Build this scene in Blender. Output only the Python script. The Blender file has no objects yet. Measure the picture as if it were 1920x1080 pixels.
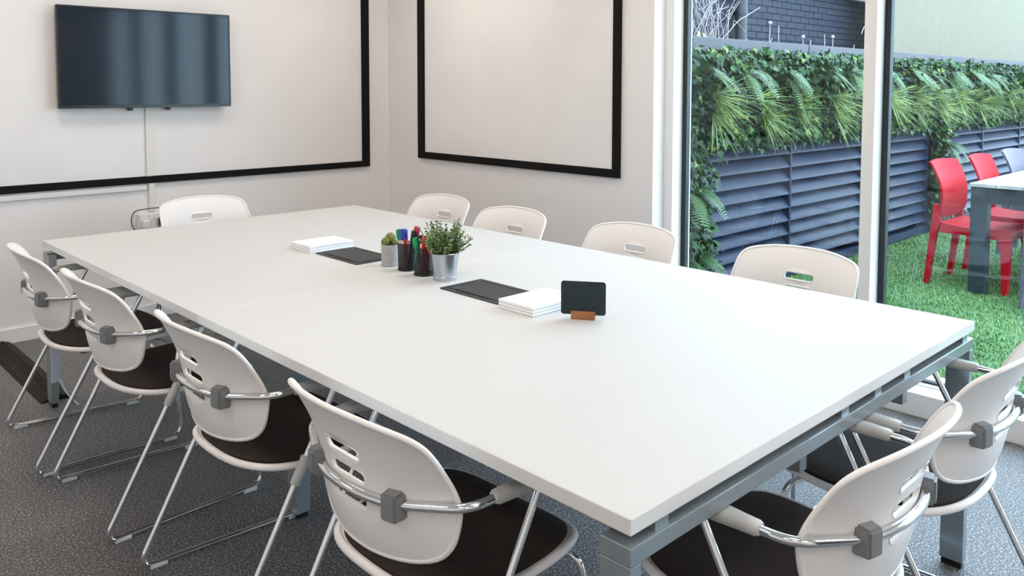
import bpy, bmesh, math, random
import numpy as np
from mathutils import Vector, Matrix, geometry
random.seed(7); rng = np.random.default_rng(7)
R = math.radians; PI = math.pi
scene = bpy.context.scene
COL = scene.collection

# ------------------------------------------------------------------ camera
cam = bpy.data.cameras.new('camera'); camo = bpy.data.objects.new('camera', cam); COL.objects.link(camo)
F_PX, CX, CY = 1553.36, 972.45, 258.54
cam.sensor_fit = 'HORIZONTAL'; cam.sensor_width = 36.0
cam.lens = 36.0 * F_PX / 1920.0
cam.shift_x = (960.0 - CX) / 1920.0
cam.shift_y = (CY - 540.0) / 1920.0
cam.clip_start = 0.05; cam.clip_end = 200
yaw, pit, rol = 0.80185, 0.06138, 0.00212
fw = Vector((math.cos(pit)*math.cos(yaw), math.cos(pit)*math.sin(yaw), -math.sin(pit)))
rt = Vector((math.sin(yaw), -math.cos(yaw), 0)); up = rt.cross(fw)
r2 = rt*math.cos(rol) + up*math.sin(rol); u2 = -rt*math.sin(rol) + up*math.cos(rol)
M = Matrix((r2, u2, -fw)).transposed().to_4x4(); M.translation = Vector((-1.0015, -0.7807, 1.4111))
camo.matrix_world = M
scene.camera = camo

# ------------------------------------------------------------------ sky, exposure
world = bpy.data.worlds.new('overcast_sky'); scene.world = world; world.use_nodes = True
wn = world.node_tree; wn.nodes.clear()
wo = wn.nodes.new('ShaderNodeOutputWorld'); wb = wn.nodes.new('ShaderNodeBackground')
wb.inputs[0].default_value = (0.62, 0.80, 1.0, 1); wb.inputs[1].default_value = 8.0
wn.links.new(wb.outputs[0], wo.inputs[0])
vs = scene.view_settings
vs.view_transform = 'Standard'; vs.look = 'None'; vs.gamma = 1.0; vs.use_curve_mapping = False
vs.exposure = 0.08
LAMP_COL = (1.0, 0.88, 0.765); LAMP_POWER = 11.5

# ------------------------------------------------------------------ materials
MATS = {}
def mat(name, col, rough=0.5, metal=0.0, spec=0.5, noise=None, bump=None, coat=0.0, trans=0.0):
    """noise=(scale, second colour, detail); bump=(scale, strength)"""
    m = bpy.data.materials.new(name); m.use_nodes = True; MATS[name] = m
    nt = m.node_tree; b = nt.nodes['Principled BSDF']
    b.inputs['Base Color'].default_value = (*col, 1); b.inputs['Roughness'].default_value = rough
    b.inputs['Metallic'].default_value = metal; b.inputs['Specular IOR Level'].default_value = spec
    b.inputs['Coat Weight'].default_value = coat
    if noise or bump:
        tc = nt.nodes.new('ShaderNodeTexCoord')
    if noise:
        n = nt.nodes.new('ShaderNodeTexNoise'); n.inputs['Scale'].default_value = noise[0]
        n.inputs['Detail'].default_value = noise[2] if len(noise) > 2 else 4
        nt.links.new(tc.outputs['Object'], n.inputs['Vector'])
        rp = nt.nodes.new('ShaderNodeValToRGB')
        rp.color_ramp.elements[0].color = (*col, 1); rp.color_ramp.elements[1].color = (*noise[1], 1)
        lo, hi = noise[3] if len(noise) > 3 else (0.35, 0.65)
        rp.color_ramp.elements[0].position = lo; rp.color_ramp.elements[1].position = hi
        nt.links.new(n.outputs['Fac'], rp.inputs[0]); nt.links.new(rp.outputs[0], b.inputs['Base Color'])
    if bump:
        n2 = nt.nodes.new('ShaderNodeTexNoise'); n2.inputs['Scale'].default_value = bump[0]; n2.inputs['Detail'].default_value = 5
        nt.links.new(tc.outputs['Object'], n2.inputs['Vector'])
        bp = nt.nodes.new('ShaderNodeBump'); bp.inputs['Strength'].default_value = bump[1]; bp.inputs['Distance'].default_value = 0.004
        nt.links.new(n2.outputs['Fac'], bp.inputs['Height']); nt.links.new(bp.outputs[0], b.inputs['Normal'])
    return m

wall_m = mat('wall_paint', (0.87, 0.845, 0.845), 0.6, noise=(1.3, (0.84, 0.815, 0.815)), bump=(60, 0.06))
panel_m = mat('panel_paint', (0.85, 0.825, 0.825), 0.6, noise=(1.1, (0.825, 0.80, 0.80)), bump=(60, 0.05))
ceil_m = mat('ceiling_paint', (0.82, 0.82, 0.81), 0.8)
board_m = mat('whiteboard_paint', (0.87, 0.85, 0.85), 0.32, noise=(2.2, (0.83, 0.81, 0.81)), bump=(9, 0.03))
black_m = mat('black_frame', (0.006, 0.006, 0.0065), 0.6, spec=0.15, bump=(90, 0.15))
white_trim = mat('white_trim', (0.86, 0.87, 0.88), 0.4)
frame_m = mat('window_frame_white', (0.84, 0.83, 0.81), 0.45)
gasket_m = mat('window_gasket', (0.012, 0.016, 0.02), 0.5)
top_m = mat('tabletop_laminate', (0.65, 0.65, 0.652), 0.5, noise=(3, (0.638, 0.638, 0.64)), spec=0.2)
edge_m = mat('tabletop_edging', (0.80, 0.80, 0.80), 0.4)
steel_m = mat('grey_steel', (0.30, 0.345, 0.38), 0.24, metal=0.4)
dsteel_m = mat('dark_steel', (0.05, 0.055, 0.06), 0.45, metal=0.2)
chrome_m = mat('chrome', (0.80, 0.81, 0.83), 0.10, metal=1.0)
shell_m = mat('chair_shell', (0.90, 0.875, 0.87), 0.42, bump=(350, 0.05))
clamp_m = mat('clamp_plastic', (0.22, 0.23, 0.24), 0.38)
pad_m = mat('arm_plastic', (0.50, 0.50, 0.49), 0.42)
seat_m = mat('seat_fabric', (0.026, 0.019, 0.017), 0.8, spec=0.15, noise=(420, (0.042, 0.031, 0.028)), bump=(500, 0.25))
seat_m.node_tree.nodes['Principled BSDF'].inputs['Sheen Weight'].default_value = 0.03
seatd_m = mat('seat_underside', (0.07, 0.07, 0.072), 0.6)
glide_m = mat('clear_plastic', (0.62, 0.64, 0.66), 0.2)
rubber_m = mat('black_rubber', (0.016, 0.015, 0.014), 0.6)
ramp_m = mat('cable_cover_rubber', (0.016, 0.013, 0.011), 0.6, spec=0.15, noise=(8, (0.026, 0.021, 0.018)))
hatch_m = mat('hatch_grey', (0.038, 0.040, 0.043), 0.5, spec=0.25)
hatchd_m = mat('hatch_slot', (0.006, 0.006, 0.007), 0.6)
paper_m = mat('paper', (0.93, 0.93, 0.95), 0.7)
pback_m = mat('pad_backing', (0.36, 0.37, 0.44), 0.7)
slate_m = mat('chalkboard', (0.012, 0.024, 0.030), 0.5, spec=0.35)
oak_m = mat('oak', (0.40, 0.17, 0.06), 0.45, noise=(30, (0.30, 0.115, 0.04)))
zinc_m = mat('zinc', (0.52, 0.57, 0.62), 0.30, metal=1.0, bump=(30, 0.04))
concrete_m = mat('concrete', (0.44, 0.44, 0.45), 0.8, noise=(55, (0.36, 0.36, 0.37)), bump=(120, 0.2))
soil_m = mat('soil', (0.02, 0.014, 0.009), 0.9, bump=(80, 0.6))
cactus_m = mat('cactus', (0.10, 0.12, 0.018), 0.7, noise=(160, (0.25, 0.27, 0.06)), bump=(200, 0.5))
stem_m = mat('woody_stem', (0.10, 0.09, 0.045), 0.8)
screen_m = mat('tv_screen', (0.005, 0.014, 0.028), 0.09, spec=0.36)
bezel_m = mat('tv_bezel', (0.006, 0.007, 0.009), 0.22)
plug_w = mat('white_plastic', (0.78, 0.76, 0.78), 0.35)
plug_b = mat('black_plastic', (0.010, 0.010, 0.010), 0.4)
trunk_m = mat('trunking_white', (0.80, 0.785, 0.77), 0.4)
P = {}
for nm, c in dict(teal=(0.0, 0.19, 0.17), blue=(0.01, 0.03, 0.42), black=(0.012, 0.012, 0.014), red=(0.62, 0.008, 0.010),
                  green=(0.0, 0.30, 0.09), magenta=(0.50, 0.01, 0.10), white=(0.85, 0.85, 0.85), yellow=(0.80, 0.50, 0.10), orange=(0.75, 0.13, 0.05)).items():
    P[nm] = mat('pen_' + nm, c, 0.35)

def carpet():
    m = bpy.data.materials.new('carpet_pile'); m.use_nodes = True; nt = m.node_tree; b = nt.nodes['Principled BSDF']
    b.inputs['Roughness'].default_value = 0.55; b.inputs['Specular IOR Level'].default_value = 0.9
    b.inputs['Sheen Weight'].default_value = 0.15; b.inputs['Sheen Roughness'].default_value = 0.4
    tc = nt.nodes.new('ShaderNodeTexCoord'); geo = nt.nodes.new('ShaderNodeNewGeometry')
    n1 = nt.nodes.new('ShaderNodeTexNoise'); n1.inputs['Scale'].default_value = 150; n1.inputs['Detail'].default_value = 3
    nt.links.new(geo.outputs['Position'], n1.inputs['Vector'])
    rp = nt.nodes.new('ShaderNodeValToRGB'); cr = rp.color_ramp
    cr.elements[0].position = 0.34; cr.elements[0].color = (0.016, 0.015, 0.015, 1)
    cr.elements[1].position = 0.68; cr.elements[1].color = (0.42, 0.41, 0.42, 1)
    e = cr.elements.new(0.5); e.color = (0.056, 0.053, 0.053, 1)
    nt.links.new(n1.outputs['Fac'], rp.inputs[0])
    oi = nt.nodes.new('ShaderNodeObjectInfo'); mr = nt.nodes.new('ShaderNodeMapRange')
    mr.inputs['To Min'].default_value = 0.70; mr.inputs['To Max'].default_value = 1.22
    nt.links.new(oi.outputs['Random'], mr.inputs['Value'])
    mx = nt.nodes.new('ShaderNodeMix'); mx.data_type = 'RGBA'; mx.blend_type = 'MULTIPLY'; mx.inputs[0].default_value = 1
    nt.links.new(rp.outputs[0], mx.inputs[6]); nt.links.new(mr.outputs[0], mx.inputs[7]); nt.links.new(mx.outputs[2], b.inputs['Base Color'])
    bp = nt.nodes.new('ShaderNodeBump'); bp.inputs['Strength'].default_value = 0.6; bp.inputs['Distance'].default_value = 0.004
    nt.links.new(n1.outputs['Fac'], bp.inputs['Height']); nt.links.new(bp.outputs[0], b.inputs['Normal'])
    return m
carpet_m = carpet()

def glass():
    m = bpy.data.materials.new('window_glass'); m.use_nodes = True; nt = m.node_tree; nt.nodes.clear()
    o = nt.nodes.new('ShaderNodeOutputMaterial'); mx = nt.nodes.new('ShaderNodeMixShader')
    tr = nt.nodes.new('ShaderNodeBsdfTransparent'); gl = nt.nodes.new('ShaderNodeBsdfGlossy'); gl.inputs['Roughness'].default_value = 0.0
    tr.inputs[0].default_value = (0.955, 0.985, 0.98, 1); gl.inputs[0].default_value = (0.85, 0.92, 1.0, 1)
    lw = nt.nodes.new('ShaderNodeLayerWeight'); lw.inputs[0].default_value = 0.5
    p5 = nt.nodes.new('ShaderNodeMath'); p5.operation = 'POWER'; p5.inputs[1].default_value = 5
    ma = nt.nodes.new('ShaderNodeMath'); ma.operation = 'MULTIPLY_ADD'; ma.inputs[1].default_value = 0.97; ma.inputs[2].default_value = 0.025
    nt.links.new(lw.outputs['Facing'], p5.inputs[0]); nt.links.new(p5.outputs[0], ma.inputs[0])
    nt.links.new(ma.outputs[0], mx.inputs[0]); nt.links.new(tr.outputs[0], mx.inputs[1]); nt.links.new(gl.outputs[0], mx.inputs[2])
    nt.links.new(mx.outputs[0], o.inputs[0]); return m
glass_m = glass()

def mesh_metal():
    m = bpy.data.materials.new('wire_mesh'); m.use_nodes = True; nt = m.node_tree
    b = nt.nodes['Principled BSDF']; b.inputs['Base Color'].default_value = (0.015, 0.016, 0.018, 1); b.inputs['Roughness'].default_value = 0.4
    b.inputs['Alpha'].default_value = 0.80; b.inputs['Specular IOR Level'].default_value = 0.25
    return m
wire_m = mesh_metal()

def emit(name, col, s):
    m = bpy.data.materials.new(name); m.use_nodes = True; nt = m.node_tree; nt.nodes.clear()
    o = nt.nodes.new('ShaderNodeOutputMaterial'); e = nt.nodes.new('ShaderNodeEmission')
    e.inputs[0].default_value = (*col, 1); e.inputs[1].default_value = s; nt.links.new(e.outputs[0], o.inputs[0]); return m
lamp_m = emit('fill_panel_emit', LAMP_COL, LAMP_POWER)  # glow of the unseen ceiling panels added as fill

# ------------------------------------------------------------------ mesh helpers
def new_mesh(name, verts, faces, smooth=None):
    me = bpy.data.meshes.new(name); me.from_pydata([tuple(v) for v in verts], [], [tuple(f) for f in faces]); me.update()
    if smooth is not None:
        me.shade_smooth(); me.set_sharp_from_angle(angle=R(smooth))
    return me
class MB:
    def __init__(s): s.v = []; s.f = []; s.round = False
    def add(s, v, f):
        o = len(s.v); s.v += [tuple(x) for x in v]; s.f += [tuple(i + o for i in q) for q in f]; return s
    def box(s, x0, x1, y0, y1, z0, z1, bev=0.0, seg=2, mtx=None):
        bm = bmesh.new(); bmesh.ops.create_cube(bm, size=1)
        for v in bm.verts:
            v.co = Vector(((x0+x1)/2 + v.co.x*(x1-x0), (y0+y1)/2 + v.co.y*(y1-y0), (z0+z1)/2 + v.co.z*(z1-z0)))
        if bev > 0: bmesh.ops.bevel(bm, geom=bm.edges[:], offset=bev, segments=seg, affect='EDGES', profile=0.5)
        return s.frombm(bm, mtx)
    def frombm(s, bm, mtx=None):
        bm.verts.index_update()
        vs_ = [(mtx @ v.co if mtx else v.co) for v in bm.verts]; fs = [[v.index for v in f.verts] for f in bm.faces]
        s.add([tuple(v) for v in vs_], fs); bm.free(); return s
    def tube(s, pts, r, seg=10, closed=False, cap=True):
        s.round = True
        pts = [Vector(p) for p in pts]; n = len(pts); rs = r if isinstance(r, (list, tuple)) else [r]*n
        tan = []
        for i in range(n):
            if closed: t = pts[(i+1) % n] - pts[i-1]
            else: t = pts[min(i+1, n-1)] - pts[max(i-1, 0)]
            tan.append(t.normalized())
        nrm = tan[0].orthogonal().normalized(); vs_ = []; prev = tan[0]
        for i in range(n):
            q = prev.rotation_difference(tan[i]); nrm = (q @ nrm); nrm = (nrm - tan[i]*nrm.dot(tan[i])).normalized(); prev = tan[i]
            bn = tan[i].cross(nrm)
            for k in range(seg):
                a = 2*PI*k/seg; vs_.append(pts[i] + (nrm*math.cos(a) + bn*math.sin(a))*rs[i])
        fs = []
        for i in range(n if closed else n-1):
            j = (i+1) % n
            for k in range(seg):
                l = (k+1) % seg; fs.append((i*seg+k, i*seg+l, j*seg+l, j*seg+k))
        if cap and not closed:
            fs.append(tuple(range(seg))[::-1]); fs.append(tuple((n-1)*seg + k for k in range(seg)))
        return s.add(vs_, fs)
    def lathe(s, prof, seg=28, c=(0, 0, 0), cap=True):
        s.round = True; vs_ = []; fs = []; n = len(prof)
        for r, z in prof:
            for k in range(seg):
                a = 2*PI*k/seg; vs_.append((c[0] + r*math.cos(a), c[1] + r*math.sin(a), c[2] + z))
        for i in range(n-1):
            for k in range(seg):
                l = (k+1) % seg; fs.append((i*seg+k, i*seg+l, (i+1)*seg+l, (i+1)*seg+k))
        if cap:
            fs.append(tuple(range(seg))[::-1]); fs.append(tuple((n-1)*seg + k for k in range(seg)))
        return s.add(vs_, fs)
    def prism(s, poly, axis, a0, a1):
        """poly 2D extruded along axis; axis 'x': (y,z); 'y': (x,z); 'z': (x,y)"""
        def P3(p, a): return {'x': (a, p[0], p[1]), 'y': (p[0], a, p[1]), 'z': (p[0], p[1], a)}[axis]
        n = len(poly); vs_ = [P3(p, a0) for p in poly] + [P3(p, a1) for p in poly]
        fs = [tuple(range(n))[::-1], tuple(range(n, 2*n))] + [(i, (i+1) % n, n+(i+1) % n, n+i) for i in range(n)]
        return s.add(vs_, fs)
    def mesh(s, name, smooth=None):
        me = new_mesh(name, s.v, s.f, smooth)
        bm = bmesh.new(); bm.from_mesh(me); bmesh.ops.recalc_face_normals(bm, faces=bm.faces[:]); bm.to_mesh(me); bm.free()
        if smooth is not None: me.shade_smooth(); me.set_sharp_from_angle(angle=R(smooth))
        return me
def obj(name, data, m=None, parent=None, loc=(0, 0, 0), rotz=0.0, smooth='auto'):
    if smooth == 'auto': smooth = (50 if data.round else 15) if isinstance(data, MB) else None
    if isinstance(data, MB): data = data.mesh(name, smooth)
    o = bpy.data.objects.new(name, data); COL.objects.link(o)
    if m is not None and data is not None and len(data.materials) == 0: data.materials.append(m)
    o.location = loc; o.rotation_euler = (0, 0, rotz)
    if parent is not None: o.parent = parent
    return o
def empty(name, loc=(0, 0, 0), rotz=0.0, parent=None):
    o = bpy.data.objects.new(name, None); COL.objects.link(o); o.location = loc; o.rotation_euler = (0, 0, rotz)
    o.empty_display_size = 0.05
    if parent is not None: o.parent = parent
    return o
def tag(o, label, cat, group=None, kind=None):
    o['label'] = label; o['category'] = cat
    if group: o['group'] = group
    if kind: o['kind'] = kind
    return o
def struct(o, label=None, cat=None):
    o['kind'] = 'structure'
    if label: o['label'] = label
    if cat: o['category'] = cat
    return o
def dup(o, parent=None):
    c = o.copy(); COL.objects.link(c); c.parent = parent
    for ch in o.children: dup(ch, c)
    return c
def BX(x0, x1, y0, y1, z0, z1, bev=0.0): return MB().box(x0, x1, y0, y1, z0, z1, bev)
def catmull(ctrl, n=6, closed=False):
    c = [Vector(p) for p in ctrl]; out = []; N = len(c)
    rngi = range(N if closed else N-1)
    for i in rngi:
        if closed: a, b, d, e = c[i-1], c[i], c[(i+1) % N], c[(i+2) % N]
        else: a, b, d, e = c[max(i-1, 0)], c[i], c[i+1], c[min(i+2, N-1)]
        for k in range(n):
            t = k/n
            out.append(0.5*((2*b) + (d-a)*t + (2*a-5*b+4*d-e)*t*t + (3*b-a-3*d+e)*t**3))
    if not closed: out.append(c[-1])
    return out
def fillet(pts, rad, n=5):
    pts = [Vector(p) for p in pts]; out = [pts[0]]
    for i in range(1, len(pts)-1):
        p = pts[i]; a = (pts[i-1]-p); b = (pts[i+1]-p); r = rad if not isinstance(rad, list) else rad[i-1]
        ra = min(r, a.length*0.45); rb = min(r, b.length*0.45); A = p + a.normalized()*ra; B = p + b.normalized()*rb
        for k in range(n+1):
            t = k/n; out.append(A*(1-t)**2 + p*2*t*(1-t) + B*t*t)
    out.append(pts[-1]); return out
def rrect(cx, cy, w, h, r, n=5):
    o = []
    for (sx, sy, a0) in ((1, 1, 0), (-1, 1, 90), (-1, -1, 180), (1, -1, 270)):
        for k in range(n+1):
            a = R(a0 + 90*k/n); o.append((cx + sx*(w/2-r) + r*math.cos(a), cy + sy*(h/2-r) + r*math.sin(a)))
    return o

# ------------------------------------------------------------------ room shell
YB, XR, XL, YF, ZC = 4.376, 2.625, -3.2, -3.2, 2.7
floor = obj('floor', BX(XL, 2.95, YF, YB, -0.12, -0.006), rubber_m)
struct(floor, 'grey carpet tile floor of the meeting room', 'floor')
tile_me = BX(0.0001, 0.4999, 0.0001, 0.4999, -0.006, 0.0, 0.0003).mesh('carpet_tile', 20); tile_me.materials.append(carpet_m)
x = -0.09 - 0.5*7
while x < 2.66:
    y = 3.08 - 0.5*13
    while y < YB:
        x1 = min(x + 0.5, 2.655); y1 = min(y + 0.5, YB); xa = max(x, XL); ya = max(y, YF)
        if x1 - xa > 0.02 and y1 - ya > 0.02:
            t = obj('carpet_tile', tile_me, None, floor, (xa, ya, 0)); t.scale = ((x1-xa)/0.5, (y1-ya)/0.5, 1)
        y += 0.5
    x += 0.5
struct(obj('ceiling', BX(XL, 2.95, YF, YB, ZC, ZC+0.1), ceil_m), 'plain white ceiling above the meeting table', 'ceiling')
struct(obj('wall_back', BX(XL, 2.95, YB, YB+0.15, -0.12, ZC+0.1), wall_m), 'off-white wall behind the television', 'wall')
struct(obj('wall_left', BX(XL-0.15, XL, YF, YB, -0.12, ZC+0.1), wall_m), 'off-white wall at the left of the room', 'wall')
struct(obj('wall_front', BX(XL, 2.95, YF-0.15, YF, -0.12, ZC+0.1), wall_m), 'off-white wall behind the camera', 'wall')
wr = obj('wall_right', BX(XR, 2.95, 1.904, YB, -0.12, ZC+0.1), wall_m)
struct(wr, 'off-white wall between the corner and the windows', 'wall')
obj('wall_lining', BX(2.600, XR, 1.904, 3.955, 0.0, ZC), panel_m, wr)
lint = obj('trim_1', BX(2.60, 2.95, YF, 1.904, 2.5, ZC+0.1), wall_m); struct(lint, 'white bulkhead above the windows', 'trim')
struct(obj('baseboard_back', BX(XL, XR, YB-0.016, YB, 0, 0.082, 0.003), white_trim), 'white skirting board under the television wall', 'baseboard')
struct(obj('baseboard_right', BX(2.584, 2.600, 1.92, 3.955, 0, 0.082, 0.003), white_trim), 'white skirting board under the right wall', 'baseboard')
# things behind the camera, seen only mirrored in the television
struct(obj('wall_pillar', BX(-0.55, -0.15, YF, YF+0.35, 0, ZC, 0.004), white_trim), 'white square pillar against the wall behind the camera', 'pillar')
d1 = empty('door_1', (0.55, YF, 0)); struct(d1, 'dark door in the wall behind the camera', 'door')
obj('door_leaf', BX(0.06, 0.92, 0.005, 0.05, 0.005, 2.05, 0.003), mat('door_paint', (0.05, 0.06, 0.07), 0.4), d1)
obj('door_frame', MB().box(0, 0.06, 0, 0.07, 0, 2.11, .003).box(0.92, 0.98, 0, 0.07, 0, 2.11, .003).box(0.06, 0.92, 0, 0.07, 2.05, 2.11, .003), white_trim, d1)
obj('door_handle', MB().tube([(0.84, 0.05, 1.0), (0.84, 0.09, 1.0), (0.74, 0.09, 1.0)], 0.009), chrome_m, d1)

# windows: frame inner face x = 2.70, glass x = 2.80
sill = obj('trim_2', BX(2.66, 2.95, YF, 1.904, -0.12, 0.098, 0.004), white_trim); struct(sill, 'white window sill kerb along the floor', 'trim')
ZT = 2.5
bars = [(1.848, 1.904), (0.768, 0.823), (-0.312, -0.257), (-1.392, -1.337), (-2.472, -2.417)]
for k in range(4):
    hi = bars[k][0]; lo = bars[k+1][1]
    w = empty('window_%d' % (k+1), (2.70, 0, 0)); struct(w, 'tall fixed window pane, number %d from the whiteboard corner' % (k+1), 'window')
    if k == 0: obj('jamb', BX(0, 0.13, bars[0][0], bars[0][1], 0.098, ZT, 0.002), frame_m, w)
    obj('mullion', BX(0, 0.13, bars[k+1][0], bars[k+1][1], 0.098, ZT, 0.002), frame_m, w)
    obj('head_rail', BX(0.0, 0.13, lo, hi, ZT-0.06, ZT, 0.002), frame_m, w)
    obj('bottom_rail', BX(0.065, 0.13, lo, hi, 0.098, 0.108, 0.002), frame_m, w)
    g = 0.028
    obj('gasket', MB().box(0.086, 0.118, hi-g, hi, 0.108, ZT-0.06).box(0.086, 0.118, lo, lo+g, 0.108, ZT-0.06)
        .box(0.086, 0.118, lo+g, hi-g, 0.108, 0.118).box(0.086, 0.118, lo+g, hi-g, ZT-0.08, ZT-0.06), gasket_m, w)
    obj('pane', BX(0.090, 0.114, lo+g, hi-g, 0.118, ZT-0.08), glass_m, w)
pm = obj('trim_3', BX(2.70, 2.83, YF, bars[4][0], 0.098, 2.5), frame_m); struct(pm, 'white window end post behind the camera', 'trim')

# ------------------------------------------------------------------ ceiling fill panels, unseen: warm lamps inferred, grid extended to brighten chair backs
diff_me = BX(-0.29, 0.29, -0.29, 0.29, -0.006, 0.0).mesh('diffuser'); diff_me.materials.append(lamp_m)
fr = MB()
for (a, b, c, d) in ((-.3, .3, -.3, -.29), (-.3, .3, .29, .3), (-.3, -.29, -.29, .29), (.29, .3, -.29, .29)): fr.box(a, b, c, d, -0.010, 0.0)
frl_me = fr.mesh('light_frame'); frl_me.materials.append(white_trim)
for px, xn in ((-1.9, 'left'), (0.0, 'middle'), (1.8, 'window-side')):
    for py, yn in ((3.3, 'nearest the television wall'), (1.2, 'second from the television wall'), (-.9, 'third from the television wall'), (-2.5, 'behind the camera')):
        if px > 1 and py == -.9: continue
        L = empty('ceiling_fill_panel', (px, py, ZC)); tag(L, 'added unseen ceiling fill panel in the %s row, %s' % (xn, yn), 'ceiling fill light', 'added fill panels in the ceiling')
        obj('diffuser', diff_me, None, L); obj('light_frame', frl_me, None, L)

# ------------------------------------------------------------------ boards and television
def board(name, label, bars_, panel, m):
    b = empty(name); tag(b, label, 'whiteboard'); obj('writing_surface', panel, m, b)
    for q in bars_: obj('frame_bar', q, black_m, b)
    return b
y0, y1 = YB-0.022, YB
board('whiteboard', 'wide black-framed whiteboard wall behind the television',
      [BX(-2.6, 2.445, y0, y1, 0.825, 0.868, .003), BX(-2.6, 2.445, y0, y1, 2.24, 2.285, .003), BX(2.383, 2.445, y0, y1, 0.868, 2.24, .003), BX(-2.6, -2.54, y0, y1, 0.868, 2.24, .003)],
      BX(-2.54, 2.383, YB-0.008, YB, 0.868, 2.24), board_m)
x0, x1 = 2.578, 2.600
board('whiteboard', 'black-framed whiteboard on the right wall beside the window',
      [BX(x0, x1, 2.122, 3.955, 0.905, 0.952, .003), BX(x0, x1, 2.122, 3.955, 2.24, 2.285, .003), BX(x0, x1, 3.885, 3.955, 0.952, 2.24, .003), BX(x0, x1, 2.122, 2.172, 0.952, 2.24, .003)],
      BX(2.592, 2.600, 2.172, 3.885, 0.952, 2.24), board_m)
tv = empty('television', (0.858, 4.29, 1.285)); tag(tv, 'black flat-screen television mounted on the whiteboard wall', 'television')
obj('housing', MB().box(-.497, .497, 0.004, 0.035, 0, 0.576, .004).box(-.35, .35, 0.035, 0.055, 0.08, 0.5, .01), bezel_m, tv)
obj('bezel', MB().box(-.497, .497, 0, .006, 0, .018, .0015).box(-.497, .497, 0, .006, .566, .576, .0015).box(-.497, -.487, 0, .006, .018, .566, .0015).box(.487, .497, 0, .006, .018, .566, .0015), bezel_m, tv)
obj('screen', BX(-.487, .487, .002, .005, .018, .566), screen_m, tv)
obj('wall_bracket', BX(-.2, .2, .055, .0775, .1, .45, .004), dsteel_m, tv)
for sx in (-.105, .115): obj('bracket_latch', MB().box(sx-.012, sx+.012, .03, .06, -.018, .004, .003), dsteel_m, tv)
# trunking
tr = empty('cable_trunking', (0.865, YB, 0)); tag(tr, 'white cable trunking running down from the television to the socket', 'cable trunking')
obj('upper_run', BX(-.017, .017, -.022, -.008, .868, 1.31, .002), trunk_m, tr)
obj('lower_run', BX(-.017+.012, .017+.012, -.018, 0, .655, .825, .002), trunk_m, tr)
t2 = tag(obj('cable_trunking', BX(-2.6, .85, YB-.016, YB, .785, .815, .002), trunk_m), 'white horizontal cable trunking just under the black whiteboard frame', 'cable trunking')
so = empty('wall_socket', (0.87, YB, 0.57)); tag(so, 'white twin wall socket behind the back chair', 'socket')
obj('back_box', BX(-.085, .085, -.04, 0, -.02, .075, .006), plug_w, so)
fp = obj('face_plate', BX(-.082, .082, -.047, -.04, -.017, .072, .003), plug_w, so)
for sx in (-.012, .018): obj('rocker_switch', BX(sx-.012, sx+.010, -.051, -.047, .035, .062, .0015), plug_w, fp)
pl = empty('plug', (0.92, YB-.047, 0.595)); tag(pl, 'black plug in the wall socket', 'plug')
obj('plug_body', BX(-.024, .024, -.035, 0, -.03, .022, .007), plug_b, pl)
obj('plug_cable', MB().tube(catmull([(.0, -.02, -.03), (.0, -.025, -.12), (-.02, -.02, -.3), (-.03, -.015, -.585)], 6), .004, 8), plug_b, pl)
pl2 = empty('plug', (0.822, YB-.047, 0.59)); tag(pl2, 'white plug in the wall socket', 'plug')
obj('plug_body', BX(-.022, .022, -.03, 0, -.03, .018, .006), plug_w, pl2)
obj('plug_cable', MB().tube(catmull([(0, -.02, -.03), (-.03, -.03, -.08), (-.085, -.02, 0.0), (-.06, 0.01, .07), (.02, .03, .08), (.09, .025, .082)], 6), .003, 8), plug_b, pl2)

# ------------------------------------------------------------------ meeting table
TW, TL, TZ = 1.6, 3.255, 0.735
tb = empty('meeting_table', (0, 0, 0)); tag(tb, 'large white meeting table with grey steel frame', 'table')
ym = TL/2
def tabletop(ya, yb):
    o = obj('tabletop', BX(0, TW, ya, yb, TZ-0.028, TZ, 0.0018), top_m, tb)
    o.data.materials.append(edge_m)
    for p in o.data.polygons:
        if p.normal.z < 0.5: p.material_index = 1
    return o
tabletop(0.0, ym-0.0011); tabletop(ym+0.0011, TL)
FZ0, FZ1 = 0.655, 0.687
def end_frame(ya, yb):
    obj('crossbar', BX(0.0, TW-0.005, ya, yb, FZ0, FZ1, .002), steel_m, tb)
    for xa in (0.0, TW-0.035):
        obj('leg', BX(xa, xa+0.030, ya, yb, 0.018, FZ0, .002), steel_m, tb)
        obj('foot', BX(xa+.004, xa+.026, ya+.004, yb-.004, 0, 0.018), plug_b, tb)
end_frame(0.0, 0.064); end_frame(TL-0.064, TL)
for xr in (0.70, 1.27):
    obj('under_rail', BX(xr-.016, xr+.016, 0.066, TL-0.066, 0.56, TZ-0.03, .002), steel_m, tb)
for xa in (0.09, 0.77, 0.945, 1.12, 1.54):
    for (ya, yb) in ((0.006, 0.058), (TL-.058, TL-.006)):
        obj('spacer', BX(xa-.018, xa+.018, ya, yb, FZ1, TZ-0.028), steel_m, tb)
obj('shadow_gap_plate', BX(0.13, 1.50, 0.064, 0.08, 0.60, TZ-0.028), dsteel_m, tb)  # dark plate added behind the crossbar, stands in for the shadowed gap
obj('crossbar', BX(0.30, 1.30, ym-.03, ym+.03, 0.655, 0.70, .002), steel_m, tb)
for xa in (0.30, 1.25):
    obj('leg', BX(xa, xa+.05, ym-.03, ym+.03, 0.018, 0.655, .002), steel_m, tb)
    obj('foot', BX(xa+.006, xa+.044, ym-.024, ym+.024, 0, .018), plug_b, tb)
riser = obj('cable_riser', MB().box(0.0, 0.034, TL-.078, TL-.066, 0.115, 0.68, .002), mat('riser_grey', (0.50, 0.54, 0.58), 0.35), tb)
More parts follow.
